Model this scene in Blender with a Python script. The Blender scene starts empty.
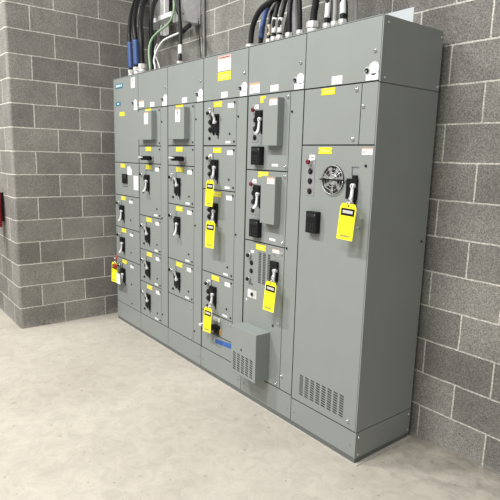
import bpy, bmesh, math, random
from mathutils import Vector, Matrix
random.seed(7)
S = bpy.context.scene
COL = S.collection
IN = 0.0254
W = 0.508; H = 2.286; D = 0.489

# ------------------------------------------------------------------ materials
def new_mat(name):
    m = bpy.data.materials.new(name); m.use_nodes = True
    nt = m.node_tree; b = nt.nodes['Principled BSDF']
    return m, nt, b
def paint(name, col, rough=0.45, metal=0.0, var=0.04, scale=6.0, bump=0.0, bscale=400.0, spec=0.5):
    m, nt, b = new_mat(name); N = nt.nodes; L = nt.links
    tc = N.new('ShaderNodeTexCoord')
    nz = N.new('ShaderNodeTexNoise'); nz.inputs['Scale'].default_value = scale; nz.inputs['Detail'].default_value = 5
    L.new(tc.outputs['Object'], nz.inputs['Vector'])
    rp = N.new('ShaderNodeValToRGB')
    c0 = [max(0, c*(1-var)) for c in col]; c1 = [min(1, c*(1+var)) for c in col]
    rp.color_ramp.elements[0].position = .3; rp.color_ramp.elements[1].position = .7
    rp.color_ramp.elements[0].color = (*c0, 1); rp.color_ramp.elements[1].color = (*c1, 1)
    L.new(nz.outputs['Fac'], rp.inputs['Fac']); L.new(rp.outputs['Color'], b.inputs['Base Color'])
    b.inputs['Roughness'].default_value = rough; b.inputs['Metallic'].default_value = metal
    b.inputs['Specular IOR Level'].default_value = spec
    if bump:
        n2 = N.new('ShaderNodeTexNoise'); n2.inputs['Scale'].default_value = bscale
        L.new(tc.outputs['Object'], n2.inputs['Vector'])
        bp = N.new('ShaderNodeBump'); bp.inputs['Strength'].default_value = bump; bp.inputs['Distance'].default_value = .001
        L.new(n2.outputs['Fac'], bp.inputs['Height']); L.new(bp.outputs['Normal'], b.inputs['Normal'])
    return m

GREY = (0.240, 0.261, 0.251)
M = dict(
    cab=paint('grey_cabinet_enamel', GREY, .42, var=.02, bump=.05),
    dark=paint('dark_parts_gap_shade', (.022, .024, .024), .8, spec=.2),  # small dark parts, and painted shade in the door gaps
    plinth=paint('plinth_steel', (.12, .13, .125), .55),
    black=paint('black_plastic', (.008, .008, .009), .42, spec=.25),
    rubber=paint('black_conduit_rubber', (.010, .010, .011), .5, spec=.3),
    lever=paint('pale_grey_lever', (.62, .63, .64), .35),
    silver=paint('bright_metal', (.75, .75, .76), .28, .9),
    galv=paint('galvanised_steel', (.50, .51, .52), .42, .75, var=.18, scale=30),
    fit=paint('zinc_fitting', (.72, .71, .69), .38, .35, var=.08),
    yellow=paint('yellow_nameplate', (.82, .72, .02), .5),
    tagy=paint('lockout_tag_yellow', (.90, .84, .015), .45),
    white=paint('white_label', (.80, .81, .80), .55),
    print=paint('label_print', (.12, .12, .13), .6),
    greyprint=paint('label_print_grey', (.38, .39, .42), .6),
    orange=paint('orange_label_band', (.72, .34, .20), .5),
    palered=paint('pale_red_band', (.70, .42, .36), .5),
    teal=paint('teal_nameplate', (.02, .18, .27), .4),
    red=paint('red_button_cap', (.13, .010, .014), .35),
    redlock=paint('red_padlock_enamel', (.38, .03, .02), .35),
    extred=paint('extinguisher_red', (.42, .015, .02), .3),
    blue=paint('blue_sleeve', (.04, .085, .24), .5),
    tape=paint('blue_tape', (.03, .11, .38), .6),
    green=paint('green_wire', (.22, .36, .20), .5),
    whitewire=paint('white_wire', (.72, .73, .72), .5),
    beige=paint('beige_sleeve', (.48, .42, .33), .6),
    greypipe=paint('grey_conduit', (.30, .30, .30), .5),
    slot=paint('slot_shadow_black', (.02, .02, .02), .8),
    amber=paint('amber_indicator', (.60, .32, .08), .3),
    boxsteel=paint('pale_galvanised_sheet', (.74, .73, .75), .5, .1, var=.12, scale=22),
    bright=paint('bright_galvanised_strut', (.80, .80, .79), .4, .1),
    board=paint('fin_light_grey', (.44, .47, .49), .5),
)

def block_mat():
    m, nt, b = new_mat('concrete_block'); N = nt.nodes; L = nt.links
    uv = N.new('ShaderNodeUVMap'); uv.uv_map = 'UVMap'
    tc = N.new('ShaderNodeTexCoord')
    wob = N.new('ShaderNodeTexNoise'); wob.inputs['Scale'].default_value = 9; wob.inputs['Detail'].default_value = 3
    L.new(tc.outputs['Object'], wob.inputs['Vector'])
    sub = N.new('ShaderNodeVectorMath'); sub.operation = 'SUBTRACT'; sub.inputs[1].default_value = (.5, .5, .5)
    L.new(wob.outputs['Color'], sub.inputs[0])
    scl = N.new('ShaderNodeVectorMath'); scl.operation = 'SCALE'; scl.inputs['Scale'].default_value = .007
    L.new(sub.outputs[0], scl.inputs[0])
    add = N.new('ShaderNodeVectorMath'); add.operation = 'ADD'
    L.new(uv.outputs['UV'], add.inputs[0]); L.new(scl.outputs[0], add.inputs[1])
    br = N.new('ShaderNodeTexBrick')
    br.inputs['Scale'].default_value = 1; br.inputs['Brick Width'].default_value = .4064
    br.inputs['Row Height'].default_value = .2032; br.inputs['Mortar Size'].default_value = .0054
    br.inputs['Mortar Smooth'].default_value = .35; br.inputs['Bias'].default_value = -.1
    br.offset = .5; br.offset_frequency = 2; br.squash = 1
    br.inputs['Color1'].default_value = (.265, .257, .236, 1)
    br.inputs['Color2'].default_value = (.182, .176, .162, 1)
    br.inputs['Mortar'].default_value = (.58, .56, .51, 1)
    L.new(add.outputs[0], br.inputs['Vector'])
    # soft large mottling
    n1 = N.new('ShaderNodeTexNoise'); n1.inputs['Scale'].default_value = 3.2; n1.inputs['Detail'].default_value = 6; n1.inputs['Roughness'].default_value = .6
    L.new(tc.outputs['Object'], n1.inputs['Vector'])
    r1 = N.new('ShaderNodeMapRange'); r1.inputs['From Min'].default_value = .3; r1.inputs['From Max'].default_value = .7
    r1.inputs['To Min'].default_value = .82; r1.inputs['To Max'].default_value = 1.18
    L.new(n1.outputs['Fac'], r1.inputs['Value'])
    # open pores / aggregate speckle
    n2 = N.new('ShaderNodeTexNoise'); n2.inputs['Scale'].default_value = 135; n2.inputs['Detail'].default_value = 3; n2.inputs['Roughness'].default_value = .75
    L.new(tc.outputs['Object'], n2.inputs['Vector'])
    r2 = N.new('ShaderNodeMapRange'); r2.inputs['From Min'].default_value = .36; r2.inputs['From Max'].default_value = .64
    r2.inputs['To Min'].default_value = .56; r2.inputs['To Max'].default_value = 1.40
    L.new(n2.outputs['Fac'], r2.inputs['Value'])
    mu = N.new('ShaderNodeMath'); mu.operation = 'MULTIPLY'
    L.new(r1.outputs[0], mu.inputs[0]); L.new(r2.outputs[0], mu.inputs[1])
    # dusty splash of mortar close to the floor
    sx = N.new('ShaderNodeSeparateXYZ'); L.new(tc.outputs['Object'], sx.inputs[0])
    mx = N.new('ShaderNodeMix'); mx.data_type = 'RGBA'; mx.blend_type = 'MULTIPLY'; mx.inputs['Factor'].default_value = 1
    L.new(br.outputs['Color'], mx.inputs['A'])
    cc = N.new('ShaderNodeCombineColor')
    for k in range(3): L.new(mu.outputs[0], cc.inputs[k])
    L.new(cc.outputs[0], mx.inputs['B'])
    n3 = N.new('ShaderNodeTexNoise'); n3.inputs['Scale'].default_value = 40; n3.inputs['Detail'].default_value = 4
    L.new(tc.outputs['Object'], n3.inputs['Vector'])
    r3 = N.new('ShaderNodeMapRange'); r3.inputs['From Min'].default_value = .12; r3.inputs['From Max'].default_value = .0
    r3.inputs['To Min'].default_value = -.25; r3.inputs['To Max'].default_value = .25
    L.new(sx.outputs[2], r3.inputs['Value'])
    ad = N.new('ShaderNodeMath'); L.new(n3.outputs['Fac'], ad.inputs[0]); L.new(r3.outputs[0], ad.inputs[1])
    r4 = N.new('ShaderNodeMapRange'); r4.inputs['From Min'].default_value = .58; r4.inputs['From Max'].default_value = .72
    r4.inputs['To Max'].default_value = .5
    L.new(ad.outputs[0], r4.inputs['Value'])
    m2 = N.new('ShaderNodeMix'); m2.data_type = 'RGBA'
    L.new(r4.outputs[0], m2.inputs['Factor']); L.new(mx.outputs['Result'], m2.inputs['A']); m2.inputs['B'].default_value = (.36, .34, .31, 1)
    L.new(m2.outputs['Result'], b.inputs['Base Color'])
    b.inputs['Roughness'].default_value = .9; b.inputs['Specular IOR Level'].default_value = .2
    b1 = N.new('ShaderNodeBump'); b1.inputs['Strength'].default_value = .5; b1.inputs['Distance'].default_value = .003
    L.new(n2.outputs['Fac'], b1.inputs['Height'])
    inv = N.new('ShaderNodeMath'); inv.operation = 'SUBTRACT'; inv.inputs[0].default_value = 1; L.new(br.outputs['Fac'], inv.inputs[1])
    b2 = N.new('ShaderNodeBump'); b2.inputs['Strength'].default_value = .6; b2.inputs['Distance'].default_value = .003
    L.new(inv.outputs[0], b2.inputs['Height']); L.new(b1.outputs['Normal'], b2.inputs['Normal'])
    L.new(b2.outputs['Normal'], b.inputs['Normal'])
    return m

def floor_mat():
    m, nt, b = new_mat('troweled_concrete_floor'); N = nt.nodes; L = nt.links
    tc = N.new('ShaderNodeTexCoord')
    n0 = N.new('ShaderNodeTexNoise'); n0.inputs['Scale'].default_value = .9; n0.inputs['Detail'].default_value = 7; n0.inputs['Roughness'].default_value = .55
    n0.inputs['Distortion'].default_value = .6
    L.new(tc.outputs['Object'], n0.inputs['Vector'])
    rp = N.new('ShaderNodeValToRGB'); e = rp.color_ramp.elements
    e[0].position = .30; e[0].color = (.365, .335, .285, 1); e[1].position = .68; e[1].color = (.45, .42, .362, 1)
    L.new(n0.outputs['Fac'], rp.inputs['Fac'])
    n1 = N.new('ShaderNodeTexNoise'); n1.inputs['Scale'].default_value = 8.5; n1.inputs['Detail'].default_value = 8; n1.inputs['Roughness'].default_value = .7; n1.inputs['Distortion'].default_value = 1.2
    L.new(tc.outputs['Object'], n1.inputs['Vector'])
    r1 = N.new('ShaderNodeMapRange'); r1.inputs['From Min'].default_value = .3; r1.inputs['From Max'].default_value = .62
    r1.inputs['To Min'].default_value = .86; r1.inputs['To Max'].default_value = 1.06
    L.new(n1.outputs['Fac'], r1.inputs['Value'])
    # fine stipple and small dark specks
    n2 = N.new('ShaderNodeTexNoise'); n2.inputs['Scale'].default_value = 130; n2.inputs['Detail'].default_value = 2
    L.new(tc.outputs['Object'], n2.inputs['Vector'])
    r2 = N.new('ShaderNodeMapRange'); r2.inputs['From Min'].default_value = .3; r2.inputs['From Max'].default_value = .7
    r2.inputs['To Min'].default_value = .95; r2.inputs['To Max'].default_value = 1.05
    L.new(n2.outputs['Fac'], r2.inputs['Value'])
    v = N.new('ShaderNodeTexNoise'); v.inputs['Scale'].default_value = 26; v.inputs['Detail'].default_value = 1
    L.new(tc.outputs['Object'], v.inputs['Vector'])
    rv = N.new('ShaderNodeMapRange'); rv.inputs['From Min'].default_value = .24; rv.inputs['From Max'].default_value = .30
    rv.inputs['To Min'].default_value = .72; rv.inputs['To Max'].default_value = 1
    L.new(v.outputs['Fac'], rv.inputs['Value'])
    # dirt worn in near the rear wall on the right (real stains)
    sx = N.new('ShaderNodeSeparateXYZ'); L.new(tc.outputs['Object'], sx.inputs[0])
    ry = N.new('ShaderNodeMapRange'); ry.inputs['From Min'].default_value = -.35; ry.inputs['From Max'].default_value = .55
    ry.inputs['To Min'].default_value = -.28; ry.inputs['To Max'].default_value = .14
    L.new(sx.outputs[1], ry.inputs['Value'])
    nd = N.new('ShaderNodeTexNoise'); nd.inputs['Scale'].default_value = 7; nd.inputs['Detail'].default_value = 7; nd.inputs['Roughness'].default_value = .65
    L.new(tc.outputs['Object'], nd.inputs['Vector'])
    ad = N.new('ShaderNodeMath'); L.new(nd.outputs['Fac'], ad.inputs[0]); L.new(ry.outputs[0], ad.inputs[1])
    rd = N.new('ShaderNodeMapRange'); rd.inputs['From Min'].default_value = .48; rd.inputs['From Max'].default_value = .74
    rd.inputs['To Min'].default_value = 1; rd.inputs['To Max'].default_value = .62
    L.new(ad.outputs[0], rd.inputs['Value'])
    cur = r1.outputs[0]
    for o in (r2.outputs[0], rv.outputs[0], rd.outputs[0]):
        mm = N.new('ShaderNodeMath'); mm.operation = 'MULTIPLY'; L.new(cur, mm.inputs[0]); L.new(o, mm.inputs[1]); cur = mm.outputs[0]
    cc = N.new('ShaderNodeCombineColor')
    for k in range(3): L.new(cur, cc.inputs[k])
    mx = N.new('ShaderNodeMix'); mx.data_type = 'RGBA'; mx.blend_type = 'MULTIPLY'; mx.inputs['Factor'].default_value = 1
    L.new(rp.outputs['Color'], mx.inputs['A']); L.new(cc.outputs[0], mx.inputs['B'])
    L.new(mx.outputs['Result'], b.inputs['Base Color'])
    b.inputs['Roughness'].default_value = .62; b.inputs['Specular IOR Level'].default_value = .35
    bp = N.new('ShaderNodeBump'); bp.inputs['Strength'].default_value = .15; bp.inputs['Distance'].default_value = .002
    L.new(n1.outputs['Fac'], bp.inputs['Height']); L.new(bp.outputs['Normal'], b.inputs['Normal'])
    return m
M['block'] = block_mat(); M['floor'] = floor_mat()

# ------------------------------------------------------------------ mesh builder
class MB:
    def __init__(s): s.bm = bmesh.new(); s.mats = []
    def mi(s, m):
        if m not in s.mats: s.mats.append(m)
        return s.mats.index(m)
    def box(s, x0, x1, y0, y1, z0, z1, m='cab', bev=0.0):
        b2 = bmesh.new()
        vs = [b2.verts.new((x, y, z)) for x in (x0, x1) for y in (y0, y1) for z in (z0, z1)]
        for f in ((0,1,3,2),(4,6,7,5),(0,4,5,1),(2,3,7,6),(0,2,6,4),(1,5,7,3)): b2.faces.new([vs[i] for i in f])
        if bev: bmesh.ops.bevel(b2, geom=b2.edges[:], offset=bev, segments=2, profile=.6, affect='EDGES')
        s.join(b2, m); return s
    def join(s, b2, m, smooth=False):
        bmesh.ops.recalc_face_normals(b2, faces=b2.faces[:])
        me = bpy.data.meshes.new('tmp'); b2.to_mesh(me); b2.free()
        n = len(s.bm.faces); s.bm.from_mesh(me); bpy.data.meshes.remove(me)
        s.bm.faces.ensure_lookup_table(); k = s.mi(m)
        for f in s.bm.faces[n:]:
            f.material_index = k
            if smooth: f.smooth = True
    def cyl(s, p, q, r, m='cab', r2=None, seg=20, bev=0.0, smooth=True):
        p = Vector(p); q = Vector(q); r2 = r if r2 is None else r2
        ax = (q-p).normalized(); u = ax.orthogonal().normalized(); v = ax.cross(u)
        b2 = bmesh.new(); rings = []
        prof = [(0, r), (1, r2)]
        L = (q-p).length
        if bev: prof = [(0, r), (1-bev/L, r2), (1, r2-bev)]
        for t, rr in prof:
            rings.append([b2.verts.new(p+(q-p)*t+(u*math.cos(a)+v*math.sin(a))*rr) for a in [2*math.pi*i/seg for i in range(seg)]])
        for a, c in zip(rings, rings[1:]):
            for i in range(seg):
                f = b2.faces.new([a[i], a[(i+1) % seg], c[(i+1) % seg], c[i]]); f.smooth = smooth
        b2.faces.new(rings[0]); b2.faces.new(rings[-1])
        s.join(b2, m); return s
    def sphere(s, c, r, m, sc=(1,1,1)):
        b2 = bmesh.new(); bmesh.ops.create_uvsphere(b2, u_segments=16, v_segments=10, radius=r)
        for v in b2.verts: v.co = Vector((v.co.x*sc[0], v.co.y*sc[1], v.co.z*sc[2]))+Vector(c)
        s.join(b2, m, True); return s
    def prism(s, pts, a0, a1, m='cab', axis='x', bev=0.0):
        # polygon pts in the plane perpendicular to axis, extruded a0..a1
        b2 = bmesh.new()
        def mk(a, p):
            return {'x': (a, p[0], p[1]), 'y': (p[0], a, p[1]), 'z': (p[0], p[1], a)}[axis]
        A = [b2.verts.new(mk(a0, p)) for p in pts]; B = [b2.verts.new(mk(a1, p)) for p in pts]
        b2.faces.new(A); b2.faces.new(B[::-1]); n = len(pts)
        for i in range(n): b2.faces.new([A[i], A[(i+1) % n], B[(i+1) % n], B[i]])
        if bev: bmesh.ops.bevel(b2, geom=b2.edges[:], offset=bev, segments=2, affect='EDGES')
        s.join(b2, m); return s
    def tube(s, pts, r, m, seg=12, rib=0.0, sub=8):
        P = [Vector(p) for p in pts]; out = []
        for i in range(len(P)-1):
            p0 = P[i-1] if i else P[0]*2-P[1]; p3 = P[i+2] if i+2 < len(P) else P[-1]*2-P[-2]
            for k in range(sub):
                t = k/sub
                out.append(.5*((2*P[i])+(P[i+1]-p0)*t+(2*p0-5*P[i]+4*P[i+1]-p3)*t*t+(3*P[i]-p0-3*P[i+1]+p3)*t**3))
        out.append(P[-1])
        if rib:                                   # resample at half the rib pitch
            L = sum((b-a).length for a, b in zip(out, out[1:])); n = max(4, int(L/rib*2)); res = [out[0]]; acc = 0; step = L/n; j = 0; cur = out[0]
            for k in range(1, n):
                need = step
                while need > 0 and j < len(out)-1:
                    d = (out[j+1]-cur).length
                    if d >= need: cur = cur+(out[j+1]-cur)*(need/d); need = 0
                    else: need -= d; cur = out[j+1]; j += 1
                res.append(cur.copy())
            res.append(out[-1]); out = res
        b2 = bmesh.new(); rings = []; u = None
        for i, p in enumerate(out):
            t = (out[min(i+1, len(out)-1)]-out[max(i-1, 0)]).normalized()
            u = t.orthogonal().normalized() if u is None else (u-t*u.dot(t)).normalized()
            v = t.cross(u); rr = r*(1 if (not rib or i % 2) else .86)
            rings.append([b2.verts.new(p+(u*math.cos(a)+v*math.sin(a))*rr) for a in [2*math.pi*k/seg for k in range(seg)]])
        for a, c in zip(rings, rings[1:]):
            for i in range(seg): b2.faces.new([a[i], a[(i+1) % seg], c[(i+1) % seg], c[i]])
        b2.faces.new(rings[0]); b2.faces.new(rings[-1])
        s.join(b2, m, True); return s
    def build(s, name, parent=None, label=None):
        me = bpy.data.meshes.new(name); s.bm.to_mesh(me); s.bm.free()
        for k in s.mats: me.materials.append(M[k])
        o = bpy.data.objects.new(name, me); COL.objects.link(o)
        if parent: o.parent = parent
        if label: o['label'] = label
        return o
def tag(o, label, cat, group=None):
    o['label'] = label; o['category'] = cat
    if group: o['group'] = group
    return o
def empty(name, loc):
    o = bpy.data.objects.new(name, None); COL.objects.link(o); o.location = loc; o.empty_display_size = .1; return o
def rebase(o, loc):
    """put a top-level mesh's origin at loc without moving the shape"""
    loc = Vector(loc); o.data.transform(Matrix.Translation(-loc)); o.location = loc
    for c in o.children: c.data.transform(Matrix.Translation(-loc))
    return o

# ------------------------------------------------------------------ setting
def uv_wall(name, quads):
    """quads: list of (verts4, uv4)"""
    bm = bmesh.new(); lay = bm.loops.layers.uv.new('UVMap'); cache = {}
    for vs, us in quads:
        f = bm.faces.new([cache.setdefault(tuple(round(c, 5) for c in v), bm.verts.new(v)) if tuple(round(c, 5) for c in v) not in cache else cache[tuple(round(c, 5) for c in v)] for v in vs])
        for l, u in zip(f.loops, us): l[lay].uv = u
    me = bpy.data.meshes.new(name); bm.to_mesh(me); bm.free(); me.materials.append(M['block'])
    o = bpy.data.objects.new(name, me); COL.objects.link(o); o['kind'] = 'structure'
    return o
BW = .4064; U0 = BW*40; WH = 4.4
XL = -.187; YB = .55; YP = -.863; RB = .026
VZ = .010                      # bed joints sit 10 mm below the module
def v_(z): return z+VZ
# rear wall (with thickness)
def q_back(x0, x1):
    u = lambda x: x-3.2732+U0
    return [((x0, YB, 0), (x1, YB, 0), (x1, YB, WH), (x0, YB, WH)), ((u(x0), v_(0)), (u(x1), v_(0)), (u(x1), v_(WH)), (u(x0), v_(WH)))]
X1 = 6.5
qs = [q_back(XL-.2, X1)]
t = YB+.2
u = lambda x: x-3.2732+U0
qs.append([((X1, t, 0), (XL-.2, t, 0), (XL-.2, t, WH), (X1, t, WH)), ((u(X1), v_(0)), (u(XL), v_(0)), (u(XL), v_(WH)), (u(X1), v_(WH)))])
qs.append([((X1, YB, 0), (X1, t, 0), (X1, t, WH), (X1, YB, WH)), ((0, v_(0)), (.2, v_(0)), (.2, v_(WH)), (0, v_(WH)))])
qs.append([((XL-.2, YB, WH), (X1, YB, WH), (X1, t, WH), (XL-.2, t, WH)), ((0, 5), (1, 5), (1, 5.2), (0, 5.2))])
uv_wall('wall_back', qs)
# left wall: face towards the cabinets, bullnose corner, face towards the room
uw = lambda y: y+.254+U0
qs = []
yc = YP+RB
qs.append([((XL, yc, 0), (XL, YB, 0), (XL, YB, WH), (XL, yc, WH)), ((uw(yc), v_(0)), (uw(YB), v_(0)), (uw(YB), v_(WH)), (uw(yc), v_(WH)))])
NA = 8; ub = uw(yc)
for k in range(NA):
    a0 = math.pi/2*k/NA; a1 = math.pi/2*(k+1)/NA
    P = lambda a, z: (XL-RB+RB*math.cos(a), yc-RB*math.sin(a), z)
    ua = ub+.002*k; uc = ub+.002*(k+1)
    qs.append([(P(a1, 0), P(a0, 0), P(a0, WH), P(a1, WH)), ((uc, v_(0)), (ua, v_(0)), (ua, v_(WH)), (uc, v_(WH)))])
xs = XL-RB; xe = -3.2
us = lambda x: (XL-x)-BW+U0
qs.append([((xe, YP, 0), (xs, YP, 0), (xs, YP, WH), (xe, YP, WH)), ((us(xe), v_(0)), (us(xs), v_(0)), (us(xs), v_(WH)), (us(xe), v_(WH)))])
qs.append([((xe, YB, 0), (xe, YP, 0), (xe, YP, WH), (xe, YB, WH)), ((0, v_(0)), (1.4, v_(0)), (1.4, v_(WH)), (0, v_(WH)))])
wl = uv_wall('wall_left', qs)
for p in wl.data.polygons: p.use_smooth = False
for i in range(1, NA+1): wl.data.polygons[i].use_smooth = True
fl = MB().box(-5, 7.5, -6.5, .9, -.12, 0, 'floor').build('floor'); fl['kind'] = 'structure'
# pale grout skim around the plinth
g = MB().box(-.01, 3.070, -.003, .5, .0, .004, 'white')
M['grout'] = paint('pale_grout', (.44, .42, .38), .8, var=.15, scale=25)
g.mats = ['grout']; g = g.build('trim_1'); g['kind'] = 'structure'

# ------------------------------------------------------------------ cabinet pieces (coordinates: inches across and up from the section's lower left, metres out)
def slab(parent, name, a0, a1, b0, b1, y0=0.0, y1=.0035, m='cab', bev=.0008, label=None, gap=.09):
    return MB().box((a0+gap)*IN, (a1-gap)*IN, y0, y1, (b0+gap)*IN, (b1-gap)*IN, m, bev).build(name, parent, label)
def plate(parent, name, a0, a1, b0, b1, m, th=.0012, y=0.0, lines=(), border=None, label=None, bands=()):
    """thin label with printed marks: lines = rows (x0,x1,z0,z1,mat) as fractions"""
    mb = MB().box(a0*IN, a1*IN, y-th, y, b0*IN, b1*IN, m)
    for (f0, f1, g0, g1, mm) in list(bands)+list(lines):
        mb.box((a0+(a1-a0)*f0)*IN, (a0+(a1-a0)*f1)*IN, y-th-.0004, y-th+.0002, (b0+(b1-b0)*g0)*IN, (b0+(b1-b0)*g1)*IN, mm)
    return mb.build(name, parent, label)
def screw(parent, a, b, m='black', r=.0065, y=0.0, out=.006, label=None):
    mb = MB().cyl((a*IN, y, b*IN), (a*IN, y-out, b*IN), r, m, seg=14, bev=.0015)
    mb.box(a*IN-r*.7, a*IN+r*.7, y-out-.0004, y-out+.0004, b*IN-.0007, b*IN+.0007, 'dark')
    return mb.build('screw', parent, label)
def latch(parent, a, b, y=0.0, label='silver latch screw'):
    mb = MB().cyl((a*IN, y, b*IN), (a*IN, y-.004, b*IN), .010, 'silver', seg=18, bev=.001)
    mb.cyl((a*IN, y-.004, b*IN), (a*IN, y-.011, b*IN), .0062, 'silver', seg=14, bev=.0015)
    mb.box(a*IN-.005, a*IN+.005, y-.0114, y-.0106, b*IN-.0009, b*IN+.0009, 'dark')
    return mb.build('latch_screw', parent, label)
def yellow_plate(parent, a, b, w=3.8, h=1.35):
    return plate(parent, 'nameplate', a-w/2, a+w/2, b-h/2, b+h/2, 'yellow', .0018,
                 lines=[(.12, .88, .56, .62, 'greyprint'), (.2, .8, .34, .40, 'greyprint'), (.02, .06, .42, .58, 'dark'), (.94, .98, .42, .58, 'dark')], label='yellow engraved nameplate')
def small_label(parent, a0, a1, b0, b1, warn=False, y=0.0):
    L = [(.12, .88, .66, .74, 'greyprint'), (.12, .7, .42, .5, 'greyprint'), (.12, .8, .18, .26, 'greyprint')]
    B = [(0, 1, .82, 1, 'orange')] if warn else []
    if warn: L = [(.08, .32, .2, .62, 'palered'), (.42, .9, .5, .56, 'greyprint'), (.42, .85, .28, .34, 'greyprint')]
    return plate(parent, 'label', a0, a1, b0, b1, 'white', .0008, y, lines=L, bands=B, label='white label with an orange heading' if warn else None)
def round_sticker(parent, a, b, r=1.15):
    mb = MB().cyl((a*IN, 0, b*IN), (a*IN, -.0008, b*IN), r*IN, 'white', seg=28)
    mb.box((a-.5)*IN, (a+.5)*IN, -.0012, -.0006, (b+.05)*IN, (b+.18)*IN, 'greyprint')
    mb.box((a-.4)*IN, (a+.35)*IN, -.0012, -.0006, (b-.3)*IN, (b-.2)*IN, 'greyprint')
    return mb.build('round_sticker', parent, 'white round sticker')
def key_lock(parent, a, b):
    mb = MB().cyl((a*IN, 0, b*IN), (a*IN, -.0015, b*IN), .019, 'board', seg=24)
    mb.cyl((a*IN, -.0015, b*IN), (a*IN, -.008, b*IN), .011, 'black', seg=18)
    mb.cyl((a*IN, -.008, (b-.12)*IN), (a*IN, -.010, (b-.12)*IN), .005, 'silver', seg=12)
    return mb.build('quarter_turn_lock', parent)

def bar_profile(path, th):
    """offset a side-view polyline (y,z) into a closed strip of thickness th"""
    L = []; R = []
    for i, p in enumerate(path):
        a = path[max(i-1, 0)]; c = path[min(i+1, len(path)-1)]
        dx, dz = c[0]-a[0], c[1]-a[1]; n = math.hypot(dx, dz); nx, nz = -dz/n, dx/n
        L.append((p[0]+nx*th/2, p[1]+nz*th/2)); R.append((p[0]-nx*th/2, p[1]-nz*th/2))
    return L+R[::-1]
def lever_mesh(ax, bz, on):
    """disconnect handle pivoting at (ax,bz) inches; up when on, down when off"""
    s = 1 if on else -1; x = ax*IN; z = bz*IN
    mb = MB()
    mb.cyl((x, -.012, z), (x, -.036, z), .0125, 'lever', seg=20, bev=.002)
    mb.cyl((x, -.036, z), (x, -.0375, z), .0035, 'dark', seg=10)
    # shank with a taper, then the grip that bends out from the door
    b2 = bmesh.new(); k = 1.25 if on else 1.0
    st = [(0, -.029, .0095), (.9, -.029, .010), (1.7, -.031*k, .0105), (2.4, -.034*k, .0115), (2.9, -.040*k, .013), (3.25, -.048*k, .0145), (3.45, -.056*k, .0135)]
    rings = []
    for i, (dz, y, w) in enumerate(st):
        a = st[max(i-1, 0)]; c = st[min(i+1, len(st)-1)]
        ty, tz = c[1]-a[1], (c[0]-a[0])*IN; n = math.hypot(ty, tz); ny, nz = -tz/n*.0045, ty/n*.0045
        zz = z+s*dz*IN; w *= .88
        rings.append([b2.verts.new((x+sx*w, y+sy*ny, zz+s*sy*nz)) for sx, sy in ((-1, -1), (1, -1), (1, 1), (-1, 1))])
    for a, c in zip(rings, rings[1:]):
        for i in range(4): b2.faces.new([a[i], a[(i+1) % 4], c[(i+1) % 4], c[i]])
    b2.faces.new(rings[0]); b2.faces.new(rings[-1])
    bmesh.ops.recalc_face_normals(b2, faces=b2.faces[:])
    bmesh.ops.bevel(b2, geom=b2.edges[:], offset=.0018, segments=2, affect='EDGES')
    mb.join(b2, 'lever')
    return mb
def operator(door, a, top, on, wide=True):
    """black disconnect operator with its lever; a = right edge, top = door top (inches)"""
    x1 = a*IN; x0 = (a-3.0)*IN; zt = (top-3.6)*IN; zb = (top-8.3)*IN
    mb = MB().box(x0, x1, -.016, 0, zb, zt, 'black', .002)
    mb.box(x0+.004, x1-.012, -.024, -.016, zt-.05, zt-.012, 'black', .002)
    mb.prism([(0, zb-.0), (-.012, zb+.002), (0, zb-.022)], x0+.004, x0+.020, 'black')       # lower lip
    mb.box(x1-.022, x1-.004, -.012, 0, zb-.022, zb+.01, 'black'); mb.box(x1-.012, x1-.006, -.004, 0, zb-.045, zb+.01, 'black')                             # tongue below
    mb.box(x0+.006, x0+.010, -.002, 0, zt, zt+.042, 'black')                                 # slot rail above
    mb.build('disconnect_operator', door)
    lever_mesh(a-.75, top-5.75, on).build('lever', door, 'pale grey lever handle %s' % ('raised' if on else 'lowered'))
def knob(parent, a, b, cap='black', out=.028, r=.0125):
    mb = MB().cyl((a*IN, 0, b*IN), (a*IN, -out*.55, b*IN), r*1.15, 'silver', seg=20, bev=.002)
    mb.cyl((a*IN, -out*.55, b*IN), (a*IN, -out, b*IN), r, cap, seg=20, bev=.003)
    return mb.build('push_button', parent, 'dark red push button in a silver bezel' if cap == 'red' else 'black push button in a silver bezel')
def disc(parent, a, b, r=.0155, out=.010):
    mb = MB().cyl((a*IN, 0, b*IN), (a*IN, -out*.6, b*IN), r, 'black', seg=22, bev=.002)
    mb.cyl((a*IN, -out*.6, b*IN), (a*IN, -out, b*IN), r*.62, 'dark', seg=18, bev=.001)
    return mb.build('pilot_device', parent)
def slots(parent, a0, a1, b0, b1, n, w_frac=.6, y=0.0, slant=0.0, name='vent_column'):
    mb = MB(); p = (b1-b0)/n
    for k in range(n):
        z = b0+p*(k+.2)
        mb.prism([(a0*IN, z*IN), (a1*IN, (z+slant)*IN), (a1*IN, (z+slant+p*w_frac)*IN), (a0*IN, (z+p*w_frac)*IN)], y-.0006, y+.001, 'slot', axis='y')
    return mb.build(name, parent)

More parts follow.
